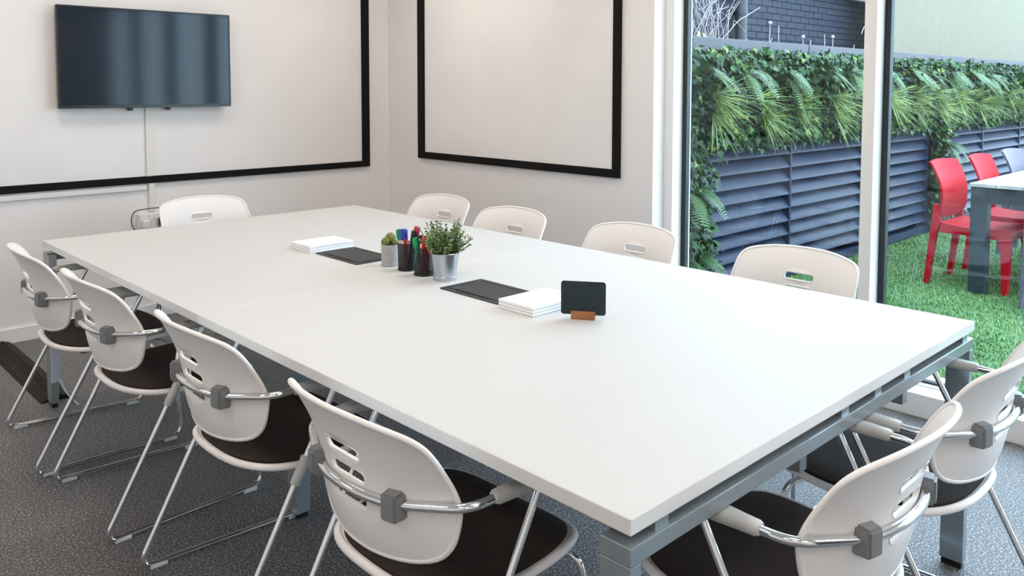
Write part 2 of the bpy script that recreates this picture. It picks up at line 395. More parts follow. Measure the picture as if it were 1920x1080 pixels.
obj('riser_cable', MB().tube(catmull([(.03, TL-.08, .13), (.045, TL-.1, .08), (.075, TL-.12, .03), (.09, TL-.13, .012)], 6), .0045, 8), glide_m, riser)
def hatch(x0, x1, y0, y1):
    h = obj('cable_hatch', MB().prism(rrect((x0+x1)/2, (y0+y1)/2, x1-x0, y1-y0, .008), 'z', TZ-.02, TZ+.003), hatch_m, tb)
    obj('hatch_lid', BX(x0+.022, x1-.022, y0+.022, y1-.022, TZ+.003, TZ+.0046, .0007), hatch_m, h)
    for q in (BX(x0+.020, x0+.027, y0+.06, y1-.06, TZ+.0028, TZ+.0052), BX(x1-.027, x1-.020, y0+.03, y1-.03, TZ+.0028, TZ+.0052),
              BX(x0+.03, x1-.05, y1-.029, y1-.020, TZ+.0028, TZ+.0052), BX(x0+.05, x1-.05, y0+.020, y0+.027, TZ+.0028, TZ+.0052)):
        obj('hatch_slot', q, hatchd_m, h)
hatch(0.717, 0.905, 1.878, 2.182); hatch(0.717, 0.905, 1.085, 1.378)

# floor cable cover
cc = empty('cable_cover', (0.05, 0, 0)); tag(cc, 'black ribbed rubber cable cover on the floor beside the far table leg', 'cable cover')
cc.location = (0.045, 3.28, 0)
prof = [(-.068, 0), (-.05, .012), (-.022, .022), (.022, .022), (.05, .012), (.068, 0)]
obj('cover_strip', MB().prism(prof, 'y', 0, 1.085), ramp_m, cc, smooth=None)
for xx in (-.016, 0, .016): obj('rib', BX(xx-.003, xx+.003, 0.002, 1.083, .021, .0255, .001), ramp_m, cc)

# ------------------------------------------------------------------ conference chair
def back_x(y, z):
    t = z - .62
    xc = -.235 - (.10*t + 1.45*t*t if t > 0 else -1.5*t*t)
    ky = 1.42 - .60*min(1, max(0, t/.17))
    return xc + ky*y*y
half = [(0, .797), (.07, .796), (.13, .791), (.18, .783), (.211, .774), (.229, .760), (.237, .738), (.241, .70), (.245, .66), (.245, .62), (.239, .58), (.224, .542), (.193, .512), (.137, .494), (.06, .486), (0, .485)]
out2 = [Vector((y, z, 0)) for y, z in half] + [Vector((-y, z, 0)) for y, z in half[-2:0:-1]]
outl = [(p.x, p.y) for p in catmull(out2, 3, True)]
slots = [rrect(0, zc, .122, .030, .0142, 4) for zc in (.695, .645, .594)]
def inside(p, poly):
    x, y = p; c = False; n = len(poly)
    for i in range(n):
        x1, y1 = poly[i]; x2, y2 = poly[i-1]
        if (y1 > y) != (y2 > y) and x < (x2-x1)*(y-y1)/(y2-y1) + x1: c = not c
    return c
def dmin(p, poly): return min((p[0]-q[0])**2 + (p[1]-q[1])**2 for q in poly)**.5
def back_mesh():
    V = []; E = []
    for poly in [outl] + slots:
        o = len(V); n = len(poly); V += [Vector(p) for p in poly]; E += [(o+i, o+(i+1) % n) for i in range(n)]
    s = .017; yy = -.25
    while yy < .25:
        zz = .49
        while zz < .83:
            p = (yy, zz)
            if inside(p, outl) and dmin(p, outl) > .009 and all(not inside(p, q) and dmin(p, q) > .008 for q in slots): V.append(Vector(p))
            zz += s
        yy += s
    vo, eo, fo, *_ = geometry.delaunay_2d_cdt(V, E, [], 0, 1e-6)
    tris = []
    for f in fo:
        c = (sum(vo[i].x for i in f)/3, sum(vo[i].y for i in f)/3)
        if inside(c, outl) and not any(inside(c, q) for q in slots): tris.append(f)
    th = .0035; n = len(vo); mb = MB()
    fr_ = [(back_x(v.x, v.y)+th, v.x, v.y) for v in vo]; bk = [(back_x(v.x, v.y)-th, v.x, v.y) for v in vo]
    mb.add(fr_ + bk, [tuple(f) for f in tris] + [tuple(i+n for i in f[::-1]) for f in tris])
    mb.tube([(back_x(y, z), y, z) for y, z in outl], .0062, 8, closed=True)
    for q in slots: mb.tube([(back_x(y, z), y, z) for y, z in q], .0048, 6, closed=True)
    me = mb.mesh('backrest', 50); me.materials.append(shell_m); return me
def seat_outline(inset=0.0, n=72):
    o = []
    for k in range(n):
        a = 2*PI*k/n; ca, sa = math.cos(a), math.sin(a)
        e = 2/3.0 if ca < 0 else 2/3.6
        x_ = .034 + (.230-inset)*math.copysign(abs(ca)**e, ca); 
        w = .243 - inset
        y_ = w*math.copysign(abs(sa)**(2/3.0), sa)
        y_ *= 1.0 - .10*max(0, -(x_-.0)/.2)**1.5
        o.append((x_, y_))
    return o
def seat_z(x, y):
    return .432 + .05*(y/.24)**2*.25 - .012*math.cos(min(1, abs(x-.0)/.2)*PI/2) - (0.9*(x-.15)**2*2.2 if x > .15 else 0) + (.012*((-x-.1)/.1)**2 if x < -.1 else 0)
def seat_surf(name, inset, dz, thick, m, rim=None, dome=0.0, rings=9):
    ol = seat_outline(inset); n = len(ol); cx = .027; V = []; Fc = []
    for r in range(rings, 0, -1):
        q = r/rings
        for (x_, y_) in ol:
            X = cx + (x_-cx)*q; Y = y_*q
            V.append((X, Y, seat_z(X, Y) + dz + dome*(1-q**6)))
    V.append((cx, 0, seat_z(cx, 0) + dz + dome)); nt = len(V)
    for r in range(rings-1):
        for k in range(n):
            l = (k+1) % n; Fc.append((r*n+k, r*n+l, (r+1)*n+l, (r+1)*n+k))
    for k in range(n): Fc.append(((rings-1)*n+k, (rings-1)*n+(k+1) % n, nt-1))
    V2 = [(a, b, seat_z(a, b) + dz - thick) for a, b, c in V]
    F2 = [tuple(i+nt for i in f[::-1]) for f in Fc] + [(k, (k+1) % n, nt+(k+1) % n, nt+k) for k in range(n)]
    mb = MB().add(V+V2, Fc+F2)
    if rim: mb.tube([(x_, y_, seat_z(x_, y_)+dz-thick/2) for x_, y_ in ol], rim, 8, closed=True)
    me = mb.mesh(name, 60); me.materials.append(m); return me
def make_chair():
    c = empty('conference_chair')
    parts = []
    obj('backrest', back_mesh(), None, c)
    obj('seat_shell', seat_surf('seat_shell', 0.0, -.008, .012, shell_m, rim=.0095), None, c)
    obj('seat_cushion', seat_surf('seat_cushion', .013, .0, .012, seat_m, dome=.012), None, c)
    obj('seat_base', MB().box(-.10, .16, -.15, .15, .385, .408, .006), seatd_m, c)
    for s in (1, -1):
        pth = fillet([(.035, s*.280, .640), (-.298, s*.276, .012), (.240, s*.246, .012), (.205, s*.232, .388), (.16, s*.10, .388)], [.05, .05, .05], 6)
        lg = obj('leg_frame', MB().tube(pth, .0082, 10), chrome_m, c)
        for (xa, xb) in ((-.265, -.215), (.165, .215)):
            ym_ = s*(.276 - .030*((xa+xb)/2+.298)/.538)
            obj('foot_glide', MB().box(xa, xb, ym_-.010, ym_+.010, .0, .013, .003), glide_m, lg)
    half_t = [(.02, .281, .640), (-.160, .280, .639), (-.226, .135, .618), (-.250, .05, .620)]
    ctrl = half_t + [(x_, -y_, z_) for x_, y_, z_ in half_t[::-1]]
    obj('arm_tube', MB().tube(fillet(ctrl, [.045, .06, .06, .06, .06, .045], 7), .0092, 10), chrome_m, c)
    for s in (1, -1):
        prof = [(-.098, .012, .0095), (-.092, .015, .012), (-.06, .017, .0125), (-.02, .0225, .0125), (.03, .026, .012), (.065, .0265, .0105), (.080, .022, .007)]
        mb = MB(); V = []; Fc = []; N = 14
        for (x_, w, h) in prof:
            for k in range(N):
                a = 2*PI*k/N; V.append((x_, s*.281 + w*math.copysign(abs(math.cos(a))**.6, math.cos(a)), .6405 + h*math.copysign(abs(math.sin(a))**.6, math.sin(a))))
        for i in range(len(prof)-1):
            for k in range(N):
                l = (k+1) % N; Fc.append((i*N+k, i*N+l, (i+1)*N+l, (i+1)*N+k))
        Fc += [tuple(range(N)), tuple((len(prof)-1)*N+k for k in range(N))]
        obj('armrest', mb.add(V, Fc), pad_m, c, smooth=50)
        yc = s*.135; xb = back_x(.135, .617)
        bm = bmesh.new(); bmesh.ops.create_cube(bm, size=1)
        for v in bm.verts:
            rear = v.co.x < 0
            v.co = Vector((v.co.x*.046, v.co.y*(.038 if rear else .046), v.co.z*(.052 if rear else .060)))
        bmesh.ops.bevel(bm, geom=bm.edges[:], offset=.005, segments=2, affect='EDGES')
        mt = Matrix.Translation((xb-.011, yc, .617)) @ Matrix.Rotation(-s*R(15), 4, 'Z')
        obj('back_clamp', MB().frombm(bm, mt), clamp_m, c)
    return c
ch0 = make_chair()
spots = [
 (.115, .618, 0, 'white armchair at the bottom centre, closest to the near table corner'),
 (.119, 1.379, 0, 'second white armchair from the camera along the left table side'),
 (.091, 2.140, 0, 'third white armchair from the camera along the left table side'),
 (.071, 2.768, -3.3, 'white armchair at the far left end of the left row, beside the cable cover'),
 (.560, .030, 90, 'white armchair at the bottom right, in front of the short table end'),
 (1.185, .040, 91, 'white armchair at the right edge, on the short table end by the window'),
 (1.675, .709, 180, 'white armchair on the far long side, seen against the dark louvres outside'),
 (1.655, 1.476, 180, 'white armchair on the far long side, overlapping the white window jamb'),
 (1.615, 2.204, 180, 'white armchair on the far long side, below the middle of the right whiteboard'),
 (1.665, 2.830, 180, 'white armchair directly behind the herb pot, nearest the room corner'),
 (.900, 3.455, -90, 'white armchair at the far table end, under the television'),
]
for i, (x, y, a, lb) in enumerate(spots):
    o = ch0 if i == 0 else dup(ch0)
    o.location = (x, y, 0); o.rotation_euler = (0, 0, R(a)); tag(o, lb, 'chair', 'armchairs around the meeting table')
    if i in (1, 2):
        lg = [c_ for c_ in o.children if c_.name.startswith('leg_frame')][1]
        p0 = Vector((.035, -.280, .640)); d0 = Vector((-.298, -.276, .012)) - p0
        obj('link_sleeve', MB().tube([p0+d0*.29, p0+d0*.295, p0+d0*.39, p0+d0*.395], [.0115, .0135, .0135, .0115], 10), pad_m, lg)

# ------------------------------------------------------------------ things on the table
def pad_stack(x0, y0, w, d, where, rots, grp):
    for k in range(3):
        t = empty('notepad', (x0 + w/2, y0 + d/2, TZ + (.0052 if 'hatch' in grp else .0) + k*.0095), R(rots[k]))
        obj('pages', BX(-w/2, w/2, -d/2, d/2, .0014, .0094, .0004), paper_m, t)
        obj('backing_card', BX(-w/2, w/2, -d/2, d/2, 0, .0014), pback_m, t)
        if k == 2:
            obj('printed_mark', BX(w/2-.022, w/2-.019, -d/2+.045, -d/2+.085, .0094, .0096) if 'herb' in where else BX(-w/2+.012, -w/2+.016, -d/2+.02, -d/2+.03, .0094, .0096), clamp_m, t)
        tag(t, '%s white notepad in the stack %s' % (('bottom', 'middle', 'top')[k], where), 'notepad', grp)
pad_stack(.704, 2.197, .205, .152, 'at the far end, left of the grey cable hatch', (0, .5, -.4), 'far notepads')
pad_stack(.697, .913, .208, .149, 'near the herb pot and chalkboard card', (0, .3, -.3), 'near notepads')
cd = empty('table_sign', (.792, .800, TZ), math.atan2(-.82, .574)); tag(cd, 'small blank dark chalkboard card in a wooden stand', 'sign')
bm_ = MB().prism(rrect(0, .062, .131, .098, .008), 'y', -.0015, .0015)
obj('card', bm_, slate_m, cd)
obj('stand', MB().box(-.035, .035, -.011, -.0017, 0, .024, .001).box(-.035, .035, .0017, .011, 0, .024, .001).box(-.035, .035, -.0017, .0017, 0, .012), oak_m, cd)

# herb pot
hp = empty('potted_herb', (.815, 1.468, TZ)); tag(hp, 'bushy green herb in a zinc pot', 'plant')
obj('pot', MB().lathe([(.0405, 0), (.0415, .004), (.0415, .014), (.0395, .0155), (.040, .018), (.0505, .094), (.0525, .0965), (.0505, .098), (.0485, .095), (.046, .08), (0.001, .08)], 40, cap=False).add([(0.0405*math.cos(2*PI*k/24), .0405*math.sin(2*PI*k/24), 0.0) for k in range(24)], [tuple(range(24))]), zinc_m, hp)
obj('soil', MB().lathe([(.046, .079), (.044, .087), (.02, .090), (.001, .091)], 20, cap=False), soil_m, hp)
def leafmats(name, cols, rough=.5):
    out = []
    for i, c in enumerate(cols):
        m = mat('%s_%d' % (name, i), c, rough, spec=.28)
        m.node_tree.nodes['Principled BSDF'].inputs['Subsurface Weight'].default_value = 0.0
        out.append(m)
    return out
def leaf_cloud(name, pos, dirs, ups, size, shape, mats, parent, kind='stuff', weights=None):
    """many small leaves as one mesh; shape: list of (along, across, lift) fan around first vertex"""
    n = len(pos); d = dirs/np.linalg.norm(dirs, axis=1, keepdims=True)
    s = np.cross(d, ups); s /= (np.linalg.norm(s, axis=1, keepdims=True)+1e-9); w = np.cross(s, d)
    k = len(shape); V = np.zeros((n, k, 3))
    for j, (a, b, c) in enumerate(shape): V[:, j] = pos + size[:, None]*(d*a + s*b + w*c)
    base = np.arange(n)[:, None]*k
    tri = np.array([(0, j, j+1) for j in range(1, k-1)])
    Fc = (base[:, :, None] + tri[None]).reshape(-1, 3)
    me = bpy.data.meshes.new(name); me.vertices.add(n*k); me.vertices.foreach_set('co', V.reshape(-1))
    me.loops.add(len(Fc)*3); me.loops.foreach_set('vertex_index', Fc.reshape(-1).astype(np.int32))
    me.polygons.add(len(Fc)); me.polygons.foreach_set('loop_start', np.arange(len(Fc), dtype=np.int32)*3)
    mi = rng.choice(len(mats), n, p=weights)
    me.polygons.foreach_set('material_index', np.repeat(mi, k-2).astype(np.int32))
    for m in mats: me.materials.append(m)
    me.update(calc_edges=True); me.validate()
    o = bpy.data.objects.new(name, me); COL.objects.link(o)
    if parent: o.parent = parent
    if kind: o['kind'] = kind
    return o
herb_mats = leafmats('herb_leaf', [(.045, .105, .04), (.09, .17, .06), (.16, .27, .10), (.22, .33, .09), (.30, .40, .22)])
stems = MB(); lp = []; ld = []
for k in range(95):
    a = random.uniform(0, 2*PI); r0 = random.uniform(0, .03); el = random.uniform(.25, 1.45); ln = random.uniform(.055, .10)*(1 if el < 1 else 1.1)
    if k < 16: ln *= 1.18
    b = Vector((r0*math.cos(a), r0*math.sin(a), .088)); d = Vector((math.cos(a)*math.cos(el), math.sin(a)*math.cos(el), math.sin(el)))
    pts = [b + d*ln*t*(.9 if el < .8 else 1) + Vector((0, 0, .018*t*t)) + Vector((random.uniform(-1, 1), random.uniform(-1, 1), 0))*.004*t for t in (0, .33, .66, 1)]
    stems.tube(pts, [.0011, .0009, .0007, .0004], 4)
    for j in range(44):
        t = .22 + .78*random.random()**1.35; i = min(2, int(t*3)); q = pts[i].lerp(pts[i+1], t*3-i)
        lp.append(q); ld.append(Vector((random.uniform(-1, 1), random.uniform(-1, 1), random.uniform(-.3, 1))))
obj('stems', stems, stem_m, hp)['kind'] = 'stuff'
n = len(lp); lp = np.array([tuple(v) for v in lp]); ld = np.array([tuple(v) for v in ld])
fol = leaf_cloud('foliage', lp, ld, rng.normal(size=(n, 3)), rng.uniform(.0065, .0105, n), [(0, 0, 0), (.35, .30, .08), (.75, .24, .06), (1, 0, 0), (.75, -.24, .06), (.35, -.30, .08)], herb_mats, hp)

# concrete pot with cacti
cp = empty('potted_cactus', (.812, 1.792, TZ)); tag(cp, 'two round cacti in a small grey concrete pot', 'plant')
obj('pot', MB().lathe([(.030, 0), (.0335, .002), (.0345, .078), (.0335, .081), (.030, .081), (.029, .07), (.001, .07)], 36), concrete_m, cp)
obj('soil', MB().lathe([(.030, .069), (.02, .074), (.001, .074)], 18, cap=False), soil_m, cp)
def ball(c, r, nl=9):
    V = []; Fc = []; nu = 36; nv = 14
    for i in range(nv+1):
        th = PI*i/nv
        for k in range(nu):
            a = 2*PI*k/nu; rr = r*(1 + .05*math.cos(12*a)*math.sin(th))
            V.append((c[0]+rr*math.sin(th)*math.cos(a), c[1]+rr*math.sin(th)*math.sin(a), c[2]+r*1.08*math.cos(th)))
    for i in range(nv):
        for k in range(nu): Fc.append((i*nu+k, i*nu+(k+1) % nu, (i+1)*nu+(k+1) % nu, (i+1)*nu+k))
    return MB().add(V, Fc)
for c, r in (((-.018, .006, .091), .0158), ((.010, .012, .101), .0195), ((.012, -.014, .086), .0125)): obj('cactus', ball(c, r), cactus_m, cp, smooth=180)

# wire pen cups
def pen_cup(x, y, prof, lb):
    c = empty('pen_cup', (x, y, TZ)); tag(c, lb, 'pen cup')
    obj('mesh_wall', MB().lathe(prof, 40, cap=False), wire_m, c)
    ra, rb = prof[0][0], prof[-1][0]; zt = prof[-1][1]
    obj('base', MB().lathe([(ra+.001, 0), (ra+.002, .003), (ra+.001, .006), (ra-.003, .006), (ra-.003, 0.002)], 40), plug_b, c)
    obj('rim', MB().tube([(rb*math.cos(2*PI*k/36), rb*math.sin(2*PI*k/36), zt) for k in range(36)], .0016, 6, closed=True), plug_b, c)
    return c
pen_cup(.812, 1.685, [(.034, .004), (.034, .03), (.0345, .07), (.036, .100)], 'straight black wire mesh pen cup beside the cactus pot')
pen_cup(.810, 1.578, [(.038, .004), (.036, .02), (.0325, .045), (.029, .07), (.0275, .085), (.030, .098)], 'waisted black wire mesh pen cup beside the zinc pot')
def pen(cup, off, tilt, az, L, r, body, cap, lb, fat=False):
    t = empty('marker_pen' if fat else 'pen', (cup[0]+off[0], cup[1]+off[1], TZ+.004)); t.rotation_euler = (0, tilt, az); tag(t, lb, 'pen', 'pens in the wire cups')
    obj('barrel', MB().lathe([(r*.5, 0), (r*.9, .006), (r*.9, L-.035)], 12), body, t)
    obj('cap', MB().lathe([(r*1.08, L-.040), (r*1.12, L-.036), (r*1.08, L-.003), (r*.8, L)], 12), cap, t)
    obj('clip', MB().box(r*.95, r*1.5, -.0022, .0022, L-.036, L-.004, .0006), cap, t)
c1 = (.812, 1.685); c2 = (.810, 1.578)
W_, B_ = P['white'], P['black']
pen(c1, (-.008, .016), .10, 1.9, .146, .0105, W_, P['teal'], 'teal-capped marker in the straight pen cup', True)
pen(c1, (-.012, .002), .06, 4.0, .150, .0110, W_, P['blue'], 'blue-capped marker in the straight pen cup', True)
pen(c1, (.012, .018), .12, 1.0, .140, .005, P['orange'], P['blue'], 'slim orange pen with a blue cap', False)
pen(c1, (.002, -.012), .17, 4.9, .148, .0105, B_, B_, 'black marker leaning right in the straight pen cup', True)
pen(c1, (.012, -.004), .16, 5.2, .160, .0078, P['red'], P['red'], 'tall red pen in the straight pen cup', False)
pen(c1, (.008, -.016), .20, 4.9, .164, .0066, B_, P['magenta'], 'tall pen with a crimson cap', False)
pen(c1, (-.014, -.012), .05, 3.4, .118, .0045, P['red'], P['red'], 'short red pencil in the straight pen cup', False)
pen(c1, (-.006, .008), .03, 3.0, .114, .0045, P['white'], P['white'], 'white pen in the straight pen cup', False)
pen(c2, (-.006, .006), .24, 1.9, .132, .0088, P['green'], P['green'], 'green highlighter in the waisted pen cup', True)
pen(c2, (-.006, .000), .07, 4.6, .134, .0090, P['red'], P['red'], 'red-capped marker in the waisted pen cup', True)
pen(c2, (.000, .010), .05, 2.2, .138, .0085, B_, B_, 'black marker behind the red-capped one', True)
pen(c2, (.008, .004), .14, .6, .138, .0068, P['yellow'], P['yellow'], 'yellow highlighter in the waisted pen cup', True)
pen(c2, (.002, -.008), .20, 4.7, .114, .0062, P['magenta'], P['magenta'], 'short magenta pen beside the zinc pot', False)
pen(c2, (-.008, -.002), .05, 2.4, .110, .0042, W_, W_, 'white pen in the waisted pen cup', False)

# ================================================================== courtyard
GZ = -0.05
turf_m = mat('turf_backing', (.05, .13, .045), .9, noise=(90, (.09, .20, .075)))
g = obj('ground', BX(2.95, 22, -9, 6.0, GZ-.2, GZ), turf_m); struct(g, 'artificial turf ground of the courtyard', 'ground')
def turf():
    n = 150000
    xs = 2.97 + (rng.random(n)**1.5)*10; ys = -2.0 + rng.random(n)*4.31
    hgt = rng.uniform(.010, .024, n); a = rng.uniform(0, 2*PI, n); lean = rng.uniform(.1, .9, n)*hgt; wd = rng.uniform(.0022, .0040, n)*(1+ (xs-3)*.12)
    c = np.stack([xs, ys, np.full(n, GZ)], 1)
    V = np.zeros((n, 3, 3)); sx = np.stack([np.sin(a), -np.cos(a), np.zeros(n)], 1)*wd[:, None]
    V[:, 0] = c - sx; V[:, 1] = c + sx; V[:, 2] = c + np.stack([np.cos(a)*lean, np.sin(a)*lean, hgt], 1)
    me = bpy.data.meshes.new('turf_blades'); me.vertices.add(n*3); me.vertices.foreach_set('co', V.reshape(-1))
    me.loops.add(n*3); me.loops.foreach_set('vertex_index', np.arange(n*3, dtype=np.int32)); me.polygons.add(n)
    me.polygons.foreach_set('loop_start', np.arange(n, dtype=np.int32)*3)
    ms = leafmats('turf_blade', [(.08, .16, .035), (.13, .235, .055), (.22, .33, .11), (.35, .44, .20)], .6)
    big = np.clip((np.sin(xs*5.1)*np.sin(ys*6.3)+rng.normal(0, .8, n))*.9+1.6, 0, 3).astype(np.int32)
    me.polygons.foreach_set('material_index', big)
    for m in ms: me.materials.append(m)
    me.update(calc_edges=True)
    o = bpy.data.objects.new('turf_blades', me); COL.objects.link(o)
    tag(o, 'short green artificial grass covering the courtyard', 'grass', kind='stuff')
turf()

# garden wall with coping
YW = 2.33
gw_m = mat('garden_wall_dark', (.025, .030, .036), .8)
gw = obj('garden_wall', BX(2.955, 17, YW+.10, YW+.35, GZ, 1.645), gw_m); struct(gw, 'dark low garden wall behind the louvres', 'wall')
coping_m = mat('coping_stone', (.090, .085, .098), .7, noise=(6, (.078, .074, .086)), bump=(40, .15))
for i, xa in enumerate([3.24-1.9+.0, 3.225, 5.125, 6.995, 8.906, 10.80, 12.7, 14.6]):
    if xa < 2.9: continue
    obj('coping_stone', BX(xa+.004, xa+1.886, YW-.03, YW+.37, 1.645, 1.742, .004), coping_m, gw)
obj('planter_soil', BX(2.96, 17, YW+.35, 4.35, 1.45, 1.62), mat('planter_soil', (.03, .026, .02), .95, bump=(20, .8)), gw)

# louvre panels
louv_m = mat('louvre_blue_grey', (.016, .026, .056), .5, spec=.25, noise=(14, (.013, .021, .047)))
louvd_m = mat('louvre_dark', (.006, .007, .009), .6)
def slat_mesh(w):
    pr = []
    for k in range(9):
        t = k/8; pr.append((YW+.078 - .088*t, .098 - .088*t**1.9 - .008*math.sin(PI*t)))
    outer = [(y_, z_) for y_, z_ in pr]; inner = [(y_+.003, z_-.006) for y_, z_ in pr[::-1]]
    lip = [(YW-.010, .004), (YW-.012, .004), (YW-.012, .014)]
    return MB().prism(outer + [(YW-.012, .002)] + inner, 'x', .012, w-.012)
SP = .1038; ZTOP = 1.008
where = ['between the leaf column and the window mullion, left half', 'left of the window mullion, right half', 'just right of the window mullion', 'behind the first red chair', 'behind the second red chair', 'behind the lilac chair', 'at the right picture edge']
segs = [(3.70, 4.905), (4.905, 6.20), (6.20, 7.72), (8.06, 9.37), (9.37, 10.78), (10.78, 12.1)]
for i, (xa, xb) in enumerate(segs):
    lv = empty('louvre_panel', (xa, 0, 0)); w = xb-xa
    tag(lv, 'blue-grey louvred fence panel ' + where[i], 'fence panel', 'louvre panels of the courtyard fence')
    sm = slat_mesh(w).mesh('slat', 40); sm.materials.append(louv_m)
    obj('back_sheet', BX(0, w, YW+.085, YW+.098, GZ+.10, 1.25), louvd_m, lv)
    obj('top_board', BX(0, w, YW+.0, YW+.03, ZTOP, 1.25, .003), louv_m, lv)
    for s in (0, w-.012): obj('stile', BX(s, s+.012, YW-.014, YW+.085, GZ+.06, ZTOP, .001), louv_m, lv)
    obj('top_rail', BX(0, w, YW-.016, YW+.085, ZTOP, ZTOP+.012, .001), louv_m, lv)
    obj('bottom_rail', BX(0, w, YW-.02, YW+.06, GZ+.01, GZ+.075, .002), louv_m, lv)
    for k in range(9):
        o = obj('slat', sm, None, lv, (0, 0, ZTOP - SP*(k+1)))

# living wall: ivy, ferns, grass tufts
gwall = empty('green_wall', (3.3, YW-.02, GZ)); tag(gwall, 'artificial green wall of ivy, ferns and grass above the louvres', 'green wall')
def toW(p): return (p[0]-3.3, p[1]-(YW-.02), p[2]-GZ)
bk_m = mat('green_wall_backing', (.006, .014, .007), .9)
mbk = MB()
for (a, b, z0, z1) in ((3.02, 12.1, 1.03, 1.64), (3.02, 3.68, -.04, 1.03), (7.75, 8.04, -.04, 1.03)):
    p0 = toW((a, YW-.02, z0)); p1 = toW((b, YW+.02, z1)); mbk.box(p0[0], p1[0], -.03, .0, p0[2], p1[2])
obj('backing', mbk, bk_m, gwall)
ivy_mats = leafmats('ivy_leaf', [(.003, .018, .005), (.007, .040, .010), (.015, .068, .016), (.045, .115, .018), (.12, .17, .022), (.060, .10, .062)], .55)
IVY = [(0, 0, 0), (-.08, .30, .05), (.22, .52, -.02), (.42, .24, .06), (1.0, 0, -.10), (.42, -.24, .06), (.22, -.52, -.02), (-.08, -.30, .05)]
def ivy(regions):
    ps = []; ds = []; us = []; sz = []
    for (a, b, z0, z1, dens, dep) in regions:
        n = int(dens*(b-a)*(z1-z0)); xs = rng.uniform(a, b, n); zs = rng.uniform(z0, z1, n)
        ys = YW - .03 - np.abs(rng.normal(0, dep, n)); ps.append(np.stack([xs, ys, zs], 1))
        d = np.stack([rng.normal(0, .7, n), -rng.uniform(.1, .9, n), rng.normal(-.45, .6, n)], 1); ds.append(d)
        us.append(np.stack([rng.normal(0, .35, n), -rng.uniform(.5, 1, n), rng.uniform(.1, 1.1, n)], 1)); sz.append(rng.uniform(.032, .062, n))
    ps = np.concatenate(ps); ps = ps - np.array([3.3, YW-.02, GZ])
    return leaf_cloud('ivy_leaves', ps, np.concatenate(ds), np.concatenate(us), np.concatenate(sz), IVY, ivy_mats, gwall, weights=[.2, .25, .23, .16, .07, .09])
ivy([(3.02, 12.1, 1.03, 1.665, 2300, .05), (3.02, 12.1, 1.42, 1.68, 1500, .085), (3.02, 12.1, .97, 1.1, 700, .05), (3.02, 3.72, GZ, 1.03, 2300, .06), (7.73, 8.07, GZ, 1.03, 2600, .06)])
def blade(mb, b, d, L, w, droop, n=5, fold=.0):
    b = Vector(b); d = Vector(d).normalized(); s = d.cross(Vector((0, -.6, 1))); s = s.normalized() if s.length > 1e-4 else Vector((1, 0, 0)); V = []; Fc = []
    for i in range(n):
        t = i/(n-1); p = b + d*L*t + Vector((0, 0, -droop*t*t)); ww = w*(1-t)**.6*(.55+.45*min(1, t*4)); V += [p - s*ww, p + s*ww]
    for i in range(n-1): Fc.append((2*i, 2*i+1, 2*i+3, 2*i+2))
    mb.add(V, Fc)
tuft_ms = leafmats('tuft_blade', [(.14, .23, .028), (.28, .36, .09), (.20, .27, .12)], .5)
def tuft_mesh(seed):
    random.seed(seed); mb = MB()
    for k in range(72):
        a = random.uniform(-1.1, 1.45); e = random.uniform(-1.05, .65)
        blade(mb, (random.uniform(-.015, .015), 0, random.uniform(-.02, .02)), (math.sin(a)*math.cos(e)+.35, -math.cos(a)*math.cos(e)*.8-.15, math.sin(e)*.9), random.uniform(.17, .33), random.uniform(.0024, .0040), random.uniform(.02, .09))
    me = mb.mesh('grass_tuft', None); 
    for m in tuft_ms: me.materials.append(m)
    for i, p in enumerate(me.polygons): p.material_index = (i//4) % 3
    return me
tufts = [tuft_mesh(s) for s in (1, 2, 3)]
fern_ms = leafmats('fern_frond', [(.030, .085, .022), (.072, .135, .036), (.11, .165, .095)], .5)
def fern_mesh(seed):
    random.seed(seed); mb = MB(); mi = []
    for f in range(5):
        a = random.uniform(-.75, .75); L = random.uniform(.25, .34); el = random.uniform(.5, 1.0); dr = random.uniform(.24, .36)
        d = Vector((math.sin(a)*.8+.12, -math.cos(a)*.7, math.sin(el)*.75)).normalized()
        pts = [d*L*t + Vector((0, 0, -dr*t*t)) for t in [i/13 for i in range(14)]]
        n0 = len(mb.f)
        mb.tube(pts, .0018, 3)
        for i in range(1, 13):
            t = (pts[i+1]-pts[i-1]).normalized(); s = t.cross(Vector((0, -.8, .6))).normalized(); u = s.cross(t); wl = .060*math.sin(PI*(i+1)/15.5)**.7
            for sg in (-1, 1):
                for off in (0, .5):
                    q = pts[i].lerp(pts[min(i+1, 13)], off); e = q + s*sg*wl + t*.012; wv = t*.0048
                    mb.add([q-wv, q+wv, e+wv*.5, e-wv*.5], [(0, 1, 2, 3)])
        mi.append((n0, len(mb.f), f % 3))
    me = new_mesh('fern', mb.v, mb.f)
    for m in fern_ms: me.materials.append(m)
    for a_, b_, k in mi:
        for i in range(a_, b_): me.polygons[i].material_index = k
    return me
ferns = [fern_mesh(s) for s in (11, 12, 13)]
random.seed(5)
for k in range(15):
    xf = 3.43 + .555*k; o = obj('fern', ferns[k % 3], None, gwall, toW((xf+random.uniform(-.03, .03), YW-.12, 1.49+random.uniform(-.02, .03)))); o.rotation_euler = (0, random.uniform(-.15, .15), random.uniform(-.25, .25))
    xt = 3.62 + .555*k
    for (dx, z) in ((0, 1.335), (.07 if k % 2 else -.02, 1.225)):
        o = obj('grass_tuft', tufts[(k + (z > 1.3)) % 3], None, gwall, toW((xt+dx+random.uniform(-.03, .03), YW-.14, z+random.uniform(-.02, .02)))); o.rotation_euler = (0, random.uniform(-.25, .25), random.uniform(-.3, .3))
for (xf, zf) in ((3.45, .72), (7.93, .82), (7.93, .30), (3.5, .28)): obj('fern', ferns[1], None, gwall, toW((xf, YW-.07, zf)))
